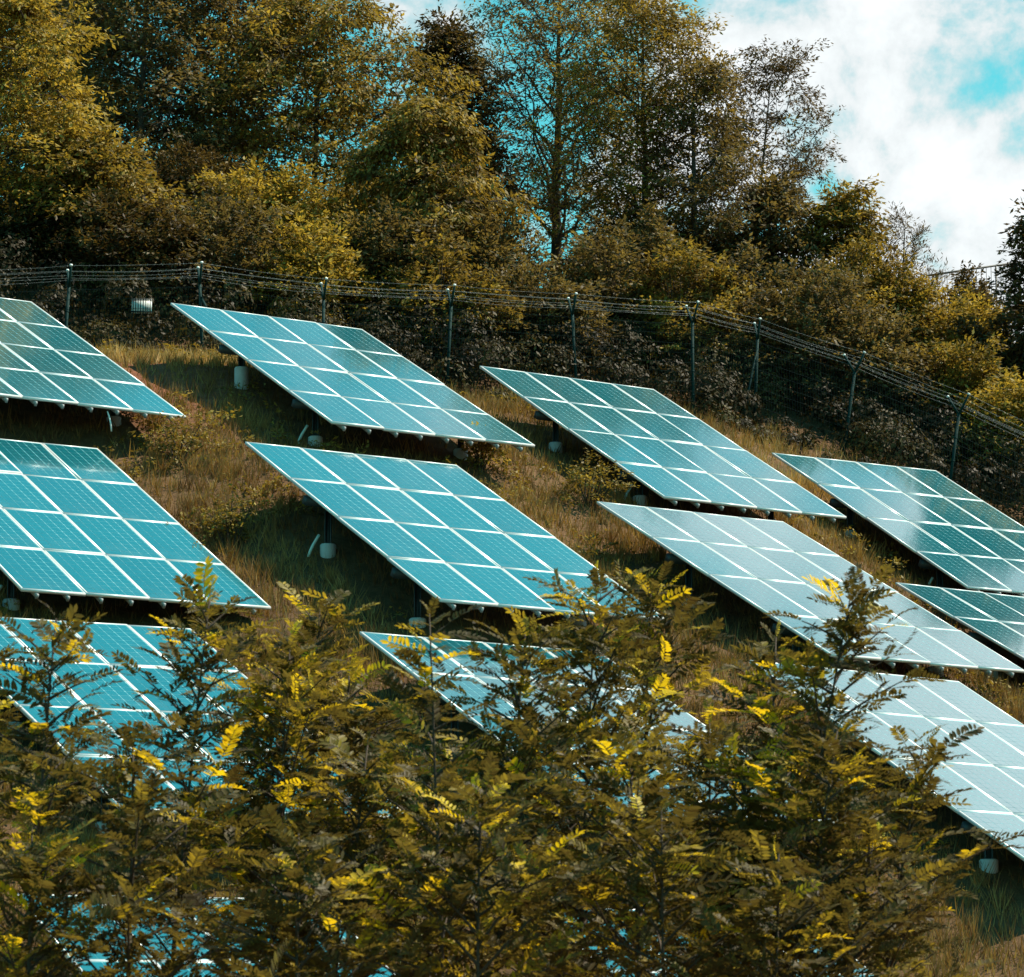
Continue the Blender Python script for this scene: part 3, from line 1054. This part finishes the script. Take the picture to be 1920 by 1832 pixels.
P = hx[ci] + nv * (hr[ci] * lump * rng.uniform(0.72, 1.0, n) ** 0.6)[:, None] * np.array([1, 0.9, 1.05])
D = unit(np.cross(nv, rng.normal(size=(n, 3))) + np.array([0, 0, -0.55]))
S = unit(np.cross(D, unit(nv + rng.normal(size=(n, 3)) * 0.38)))
ln = 0.10 * rng.uniform(0.6, 1.35, n)
V, F = leaf_quads(P, D, S, ln, ln * 0.46)
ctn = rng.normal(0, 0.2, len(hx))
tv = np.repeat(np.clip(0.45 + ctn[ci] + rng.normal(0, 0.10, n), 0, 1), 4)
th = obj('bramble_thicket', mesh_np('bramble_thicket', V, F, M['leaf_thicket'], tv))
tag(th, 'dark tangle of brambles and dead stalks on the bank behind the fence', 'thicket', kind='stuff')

# grass: dry and pale on the open strips, olive lower down, thin under the tables
nt_ = 34000
n = nt_ * 20
x = np.repeat(rng.uniform(-13.5, 15.5, nt_), 20)
y = np.repeat(rng.uniform(33, 67.5, nt_), 20)
spread = np.repeat(rng.uniform(0.02, 0.11, nt_) + 0.25 * (rng.random(nt_) < 0.3), 20)
tuft_h = np.repeat(rng.uniform(0.55, 1.45, nt_), 20)
tuft_t = np.repeat(rng.normal(0, 0.13, nt_), 20)
x = x + rng.normal(size=n) * spread
y = y + rng.normal(size=n) * spread
dn = fbm(x * 0.9, y * 0.9, 41)
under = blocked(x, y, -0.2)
red = np.exp(-(((x + 6.3) / 1.9) ** 2 + ((y - 57.6) / 1.6) ** 2))            # bare reddish soil between the two upper left tables
red = red.clip(0, 1)
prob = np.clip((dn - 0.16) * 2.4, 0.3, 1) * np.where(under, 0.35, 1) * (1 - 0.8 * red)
keep = (rng.random(n) < prob) & (y < fence_y(x) + 0.5)
x, y, dn, under, tuft_h, tuft_t = x[keep], y[keep], dn[keep], under[keep], tuft_h[keep], tuft_t[keep]
z = ground(x, y)
k2 = in_view(x, y, z)
x, y, z, dn, under, tuft_h, tuft_t = x[k2], y[k2], z[k2], dn[k2], under[k2], tuft_h[k2], tuft_t[k2]
n = len(x)
band = np.clip((y - (fence_y(x) - 5.2)) / 1.2, 0, 1) * np.clip(((fence_y(x) - 1.4) - y) / 0.8, 0, 1)   # dry strip along the foot of the bank
zone = fbm(x * 0.35, y * 0.35, 51)
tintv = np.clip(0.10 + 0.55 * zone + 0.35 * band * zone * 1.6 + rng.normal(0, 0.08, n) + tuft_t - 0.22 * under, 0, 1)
hgt = (0.10 + 0.30 * fbm(x * 1.3, y * 1.3, 61)) * rng.uniform(0.5, 1.2, n) * tuft_h * np.where(under, 0.8, 1)
az = rng.random(n) * 2 * math.pi + 0
leanv = rng.uniform(0.1, 0.7, n)
tip = np.stack([np.cos(az) * leanv * hgt, np.sin(az) * leanv * hgt, hgt], 1)
sd = np.stack([np.cos(rng.random(n) * 6.28), np.sin(rng.random(n) * 6.28) * 0.4, np.zeros(n)], 1) * (0.007 + 0.008 * rng.random(n))[:, None]
P = np.stack([x, y, z - 0.02], 1)
V = np.stack([P - sd, P + sd, P + tip], 1).reshape(-1, 3)
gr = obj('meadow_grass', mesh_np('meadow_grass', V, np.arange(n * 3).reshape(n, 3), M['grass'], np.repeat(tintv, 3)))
tag(gr, 'rough dry and olive grass covering the slope between the tables', 'grass', kind='stuff')

# low broad-leaved weeds in patches
n = 9000
x = rng.uniform(-13.5, 15.5, n)
y = rng.uniform(33, 63, n)
dn = fbm(x * 0.55, y * 0.55, 71)
keep = (rng.random(n) < np.clip((dn - 0.36) * 4, 0, 1)) & ~blocked(x, y, -0.5) & (((x + 6.3) / 1.9) ** 2 + ((y - 57.6) / 1.6) ** 2 > 0.8)
x, y = x[keep], y[keep]
hh = 0.10 + 0.45 * np.clip(fbm(x * 0.8, y * 0.8, 77) - 0.2, 0, 1)
z = ground(x, y) + hh * rng.random(len(x)) ** 0.6
k2 = in_view(x, y, z)
cents = np.stack([x, y, z], 1)[k2]
V, F, tv = leaf_cloud(cents, np.full(len(cents), 0.17), 22, 0.085, 0.040, rng, 0.2, dirs=unit(rng.normal(size=cents.shape) + np.array([0, 0, 0.6])))
wd = obj('low_weeds', mesh_np('low_weeds', V, F, M['weed'], tv))
tag(wd, 'patches of low leafy weeds between the tables', 'weeds', kind='stuff')

# a few single plants that stand out on the slope
for i, (px_, py_, hw_, hgt_, lb_, mt_) in enumerate([
        (900, 868, 34, 0.45, 'small yellow leafed bush below the lower edge of the teal top row table', 'leaf_yellow'),
        (330, 850, 60, 0.55, 'leafy clump of weeds between the two left tables', 'weed'),
        (1100, 930, 62, 0.50, 'leafy weeds just left of the whitest table', 'weed'),
        (430, 1010, 55, 0.40, 'yellow green nettle patch right of the bright left table', 'weed')]):
    q = hit(px_, py_ + 18)
    rt = shrub('weed_bush', lb_, px_, py_ - hw_ * 0.6, q[1], hw_, mt_, 300 + i, ncl=40, per=30, Ln=0.075, Wd=0.036, group='weed clumps between the tables', crad=0.15)

for i, (px_, py_, h_) in enumerate([(1207, 1055, 0.45), (1437, 1240, 0.5), (240, 850, 0.4), (214, 862, 0.35), (1220, 950, 0.3), (1745, 1065, 0.4), (1640, 1020, 0.45), (1585, 1000, 0.35)]):
    q = hit(px_, py_)
    rg = np.random.default_rng(500 + i)
    root = empty('dock_plant', q, ['tall rusty seed stalk in the dark gap left of the whitest table', 'rusty seed stalk above the saplings at lower right',
                                  'dry seed stalk under the lower edge of the dark left table', 'shorter dry seed stalk beside the one under the dark left table',
                                  'rusty stalk by the footing below the streaked table', 'curled dry stalk beside the pale right table',
                                  'dry grass stalk in the strip between the whitest and the pale right table', 'short dry stalk at the tip of the streaked table'][i], 'dry plant', 'dry seed stalks')
    mb = MB()
    bow = np.array([rg.normal(0, 0.05), 0, h_])
    pts = bez(np.array([0, 0, -0.05]), bow, np.array([rg.normal(0, 0.03), 0, 0]), 5)
    mb.tube(pts, np.linspace(0.006, 0.003, 5), 4)
    mb.build('stem', M['stem'], root)
    cc = np.array([pts[-1] + np.array([0, 0, -0.16 * k_ / 6 + 0.02]) for k_ in range(7)])
    V, F, tv = leaf_cloud(cc, np.full(7, 0.022), 16, 0.02, 0.012, rg, 0)
    sh = obj('seed_head', mesh_np('seed_head', V, F, M['grass'], tv), root)
    sh['kind'] = 'stuff'


# ------------------------------------------------------------------ saplings with feathery leaves in the foreground
def pinnate(seed, npair=7, length=0.20, yellow=0.0):
    """one feather-shaped leaf: stalk along +x, leaflets left and right, one at the tip"""
    rg = np.random.default_rng(seed)
    Vs, Fs, Ts = [], [], []
    cnt = 0
    curve = rg.uniform(0.5, 1.6)
    bend = rg.normal(0, 0.35)

    def spine(s):
        return np.array([length * s * (1 - 0.10 * s * s), bend * length * 0.3 * s * s, -curve * 0.16 * length * s * s])

    def leaflet(p, d, nrm, ln, wd, tv):
        nonlocal cnt
        s = np.cross(nrm, d)
        pts = [p, p + d * ln * 0.28 + s * wd * 0.44 + nrm * wd * 0.10, p + d * ln * 0.70 + s * wd * 0.42 + nrm * wd * 0.10, p + d * ln,
               p + d * ln * 0.70 - s * wd * 0.42 + nrm * wd * 0.10, p + d * ln * 0.28 - s * wd * 0.44 + nrm * wd * 0.10]
        Vs.extend(pts)
        Fs.append((cnt, cnt + 1, cnt + 2, cnt + 3))
        Fs.append((cnt, cnt + 3, cnt + 4, cnt + 5))
        Ts.extend([tv] * 6)
        cnt += 6
    tbase = rg.uniform(0.25, 0.62) + yellow
    fold = rg.uniform(-0.1, 0.55)
    for i in range(npair):
        s = 0.16 + 0.80 * i / (npair - 1)
        p = spine(s)
        d0 = unit(spine(min(1, s + 0.05)) - spine(s - 0.05))
        for sg_ in (-1, 1):
            d = unit(d0 * rg.uniform(0.40, 0.70) + np.array([0, sg_ * 0.9, fold * 0.6]) + rg.normal(0, 0.10, 3))
            nrm = unit(np.array([0, -sg_ * fold * 0.5, 1.0]) + rg.normal(0, 0.16, 3))
            nrm = unit(nrm - nrm.dot(d) * d)
            ln = length * rg.uniform(0.20, 0.25) * (1 - 0.35 * abs(s - 0.5))
            leaflet(p, d, nrm, ln, ln * rg.uniform(0.33, 0.42), float(np.clip(tbase + rg.normal(0, 0.10), 0, 1)))
    d0 = unit(spine(1.0) - spine(0.9))
    leaflet(spine(1.0), d0, unit(np.cross(d0, np.array([0, 1.0, 0]))), length * 0.2, length * 0.08, float(np.clip(tbase, 0, 1)))
    # stalk as a thin flat strip
    for i in range(4):
        a, b = spine(i / 4), spine((i + 1) / 4)
        w = np.array([0, 0.0014, 0])
        Vs.extend([a - w, b - w, b + w, a + w])
        Fs.append((cnt, cnt + 1, cnt + 2, cnt + 3))
        Ts.extend([0.2] * 4)
        cnt += 4
    return np.array(Vs), np.array(Fs), np.array(Ts)


NVAR = 16
LEAF = [pinnate(900 + i, npair=8 + i % 4, length=0.165 + 0.015 * (i % 6), yellow=(0.0 if i % 4 else 0.34)) for i in range(NVAR)]
LEAF_ME = [mesh_np('pinnate_leaf', v_, f_, M['leaf_front'], t_) for v_, f_, t_ in LEAF]

SAPLINGS = [  # tip in the photograph, distance, lean, label
    (105, 1160, 15.2, 0.10, 'sapling at far left reaching up in front of the lower left table'),
    (-70, 1230, 16.5, 0.1, 'sapling cut off by the left edge'),
    (395, 1105, 16.0, 0.14, 'tall sapling with the dark slanting stem in front of the lower left table'),
    (500, 1270, 17.5, -0.1, 'bushy sapling right beside the tall one with the slanting stem'),
    (600, 1140, 18.0, 0.1, 'sapling with yellow tips below the left footing of the middle table'),
    (690, 1390, 16.0, 0.12, 'low sapling left of the thin twig rising in the middle'),
    (805, 1150, 15.0, -0.05, 'thin single sapling whose top stands before the lower edge of the middle table'),
    (985, 1185, 16.2, 0.12, 'sapling in the centre with many stems, left of the tallest yellow one'),
    (1120, 1088, 16.8, 0.08, 'tallest sapling in the centre, brown leaves over the tip of the middle table'),
    (1222, 1085, 17.6, 0.1, 'sapling with the strongest yellow sprays, right of the tallest one'),
    (1330, 1350, 16.5, 0.0, 'low sapling in the hollow right of the strongest yellow sprays'),
    (1455, 1195, 17.2, 0.1, 'sapling with yellow tip in front of the corner of the lower right table'),
    (1600, 1092, 16.0, 0.30, 'sapling with a single dark raised sprig before the whitest table'),
    (1570, 1370, 15.4, 0.2, 'bushy sapling below the dark raised sprig'),
    (1730, 1395, 16.4, 0.25, 'sapling at right whose sprays hang over the lower right table'),
    (1640, 1560, 15.6, 0.2, 'low sapling at the right end of the bushes'),
    (250, 1400, 14.6, 0.0, 'low bushy sapling at lower left'),
    (900, 1480, 14.4, 0.0, 'low bushy sapling at the bottom centre'),
    (1240, 1520, 14.6, 0.0, 'low bushy sapling at the bottom, right of the centre'),
    (560, 1560, 14.2, 0.0, 'low bushy sapling at the bottom, left of the centre'),
    (60, 1560, 14.2, 0.0, 'low bushy sapling in the bottom left corner'),
    (1460, 1600, 14.4, 0.0, 'low bushy sapling at the bottom right'),
    (545, 1195, 17.0, 0.08, 'sapling with yellow tips just right of the tip of the bright left table'),
    (655, 1255, 17.4, 0.05, 'sapling with yellow tips just left of the corner of the lower middle table'),
    (1060, 1330, 18.4, 0.05, 'sapling behind the tallest one, half hidden between its stems'),
    (1180, 1390, 15.2, -0.05, 'low sapling in front of the strongest yellow sprays'),
    (1400, 1400, 16.0, 0.1, 'low sapling before the pale glints of the lowest tables'),
    (800, 1420, 16.8, 0.0, 'low sapling below the thin single one'),
]
SLIM = {0: 0.75, 2: 0.75, 3: 0.8, 6: 0.48, 7: 0.8, 11: 0.7, 12: 0.8, 10: 0.7, 13: 0.8}
for si, (px_, py_, d_, ln_, lb_) in enumerate(SAPLINGS):
    slim = SLIM.get(si, 1.0)
    rg = np.random.default_rng(1000 + si)
    tip = at(px_, py_, d_)
    bx, by = tip[0] - ln_ * 2.2, tip[1] + rg.normal(0, 0.2)
    zg = gz(bx, by)
    base = np.array([bx, by, zg])
    root = empty('sapling', base, lb_, 'sapling', 'feathery leaved saplings in the foreground')
    H = tip[2] - zg
    k = 14
    tt = np.linspace(0, 1, k)
    stem = np.stack([(tip[0] - bx) * tt ** 1.6 + np.cumsum(rg.normal(0, 0.012, k)) * (1 - tt), (tip[1] - by) * tt, tt * H - 0.1 * (tt == 0)], 1)
    wood = MB()
    wood.tube(stem, 0.027 * (1 - tt * 0.86), 6)

    def sp_(s):
        return np.array([np.interp(s, tt, stem[:, a]) for a in range(3)])
    sites = []          # position, direction, size
    low = py_ > 1450
    spin = rg.random() * 6.28
    s_len = 0.0
    vis = min(H * 0.95, (1935 - py_) / FPX * d_)
    # leaves straight on the leading shoot
    while s_len < 0.45:
        p = sp_(1 - s_len / H)
        spin += 2.4 + rg.normal(0, 0.3)
        sites.append((p, np.array([math.cos(spin), math.sin(spin), rg.uniform(0.1, 0.9) if s_len > 0.05 else 1.6]), 0.55 + 0.6 * min(1, s_len / 0.25), 0.28 * (rg.random() < 0.5)))
        s_len += 0.035
    # side shoots
    s_len = 0.12
    while s_len < vis:
        p0 = sp_(1 - s_len / H)
        spin += 2.4 + rg.normal(0, 0.5)
        sl = min(0.09 + 0.45 * s_len, 0.58) * rg.uniform(0.40, 1.45) * slim
        gold = 0.34 * (rg.random() < (0.4 if si in (9, 4, 22, 23) else 0.21))
        d = np.array([math.cos(spin), math.sin(spin) * 0.8, rg.uniform(0.35, 1.0)])
        d = unit(d)
        p1 = p0 + d * sl
        sh = bez(p0, p1, np.array([0, 0, 0.06 * sl]), 5)
        wood.tube(sh, np.linspace(0.008, 0.0025, 5), 4, cap=False)
        f = 0.18
        tw = rg.random() * 6.28
        while f < 1.0:
            q = np.array([np.interp(f, np.linspace(0, 1, 5), sh[:, a]) for a in range(3)])
            tw += 2.5 + rg.normal(0, 0.4)
            dd = unit(d * 0.45 + np.array([math.cos(tw), math.sin(tw), rg.uniform(-0.15, 0.75)]))
            sites.append((q, dd, rg.uniform(0.7, 1.15), gold * (0.4 + 0.6 * f) + 0.36 * (rg.random() < 0.08)))
            f += 0.042 / sl
        sites.append((p1, d, 0.9, gold + 0.12))
        s_len += (0.043 if slim > 0.5 else 0.07)
    wood.build('stem', M['stem'], root)
    # leaves: the outermost ones single, the rest together
    P = np.array([s_[0] for s_ in sites])
    order = np.argsort(P[:, 1] + 0.25 * rg.random(len(P)) - 0.35 * P[:, 2])
    nsingle = 70 if not low else 40
    VV, FF, TT = [], [], []
    off = 0
    for rank, i in enumerate(order):
        q, dd, sc, gold = sites[i]
        X = unit(dd)
        upv = unit(np.array([0, 0, 1.0]) + rg.normal(0, 0.38, 3))
        Y = unit(np.cross(upv, X))
        Z = np.cross(X, Y)
        sc = sc * rg.uniform(0.7, 1.3)
        vi = int(rg.integers(NVAR))
        if vi % 4 == 0:
            vi = (vi + 1) % NVAR
        if gold > 0.2 and rank < nsingle:
            vi = vi - vi % 4
        if rank < nsingle:
            o_ = obj('leaf', LEAF_ME[vi], root)
            o_.matrix_local = Matrix(((X[0] * sc, Y[0] * sc, Z[0] * sc, q[0]), (X[1] * sc, Y[1] * sc, Z[1] * sc, q[1]), (X[2] * sc, Y[2] * sc, Z[2] * sc, q[2]), (0, 0, 0, 1)))
        else:
            v_, f_, t_ = LEAF[vi]
            VV.append(q + sc * (v_[:, :1] * X + v_[:, 1:2] * Y + v_[:, 2:3] * Z))
            FF.append(f_ + off)
            TT.append(np.clip(t_ + gold + rg.normal(0, 0.05), 0, 1))
            off += len(v_)
    if VV:
        fo_ = obj('foliage', mesh_np('foliage', np.concatenate(VV), np.concatenate(FF), M['leaf_front'], np.concatenate(TT)), root)
        fo_['kind'] = 'stuff'
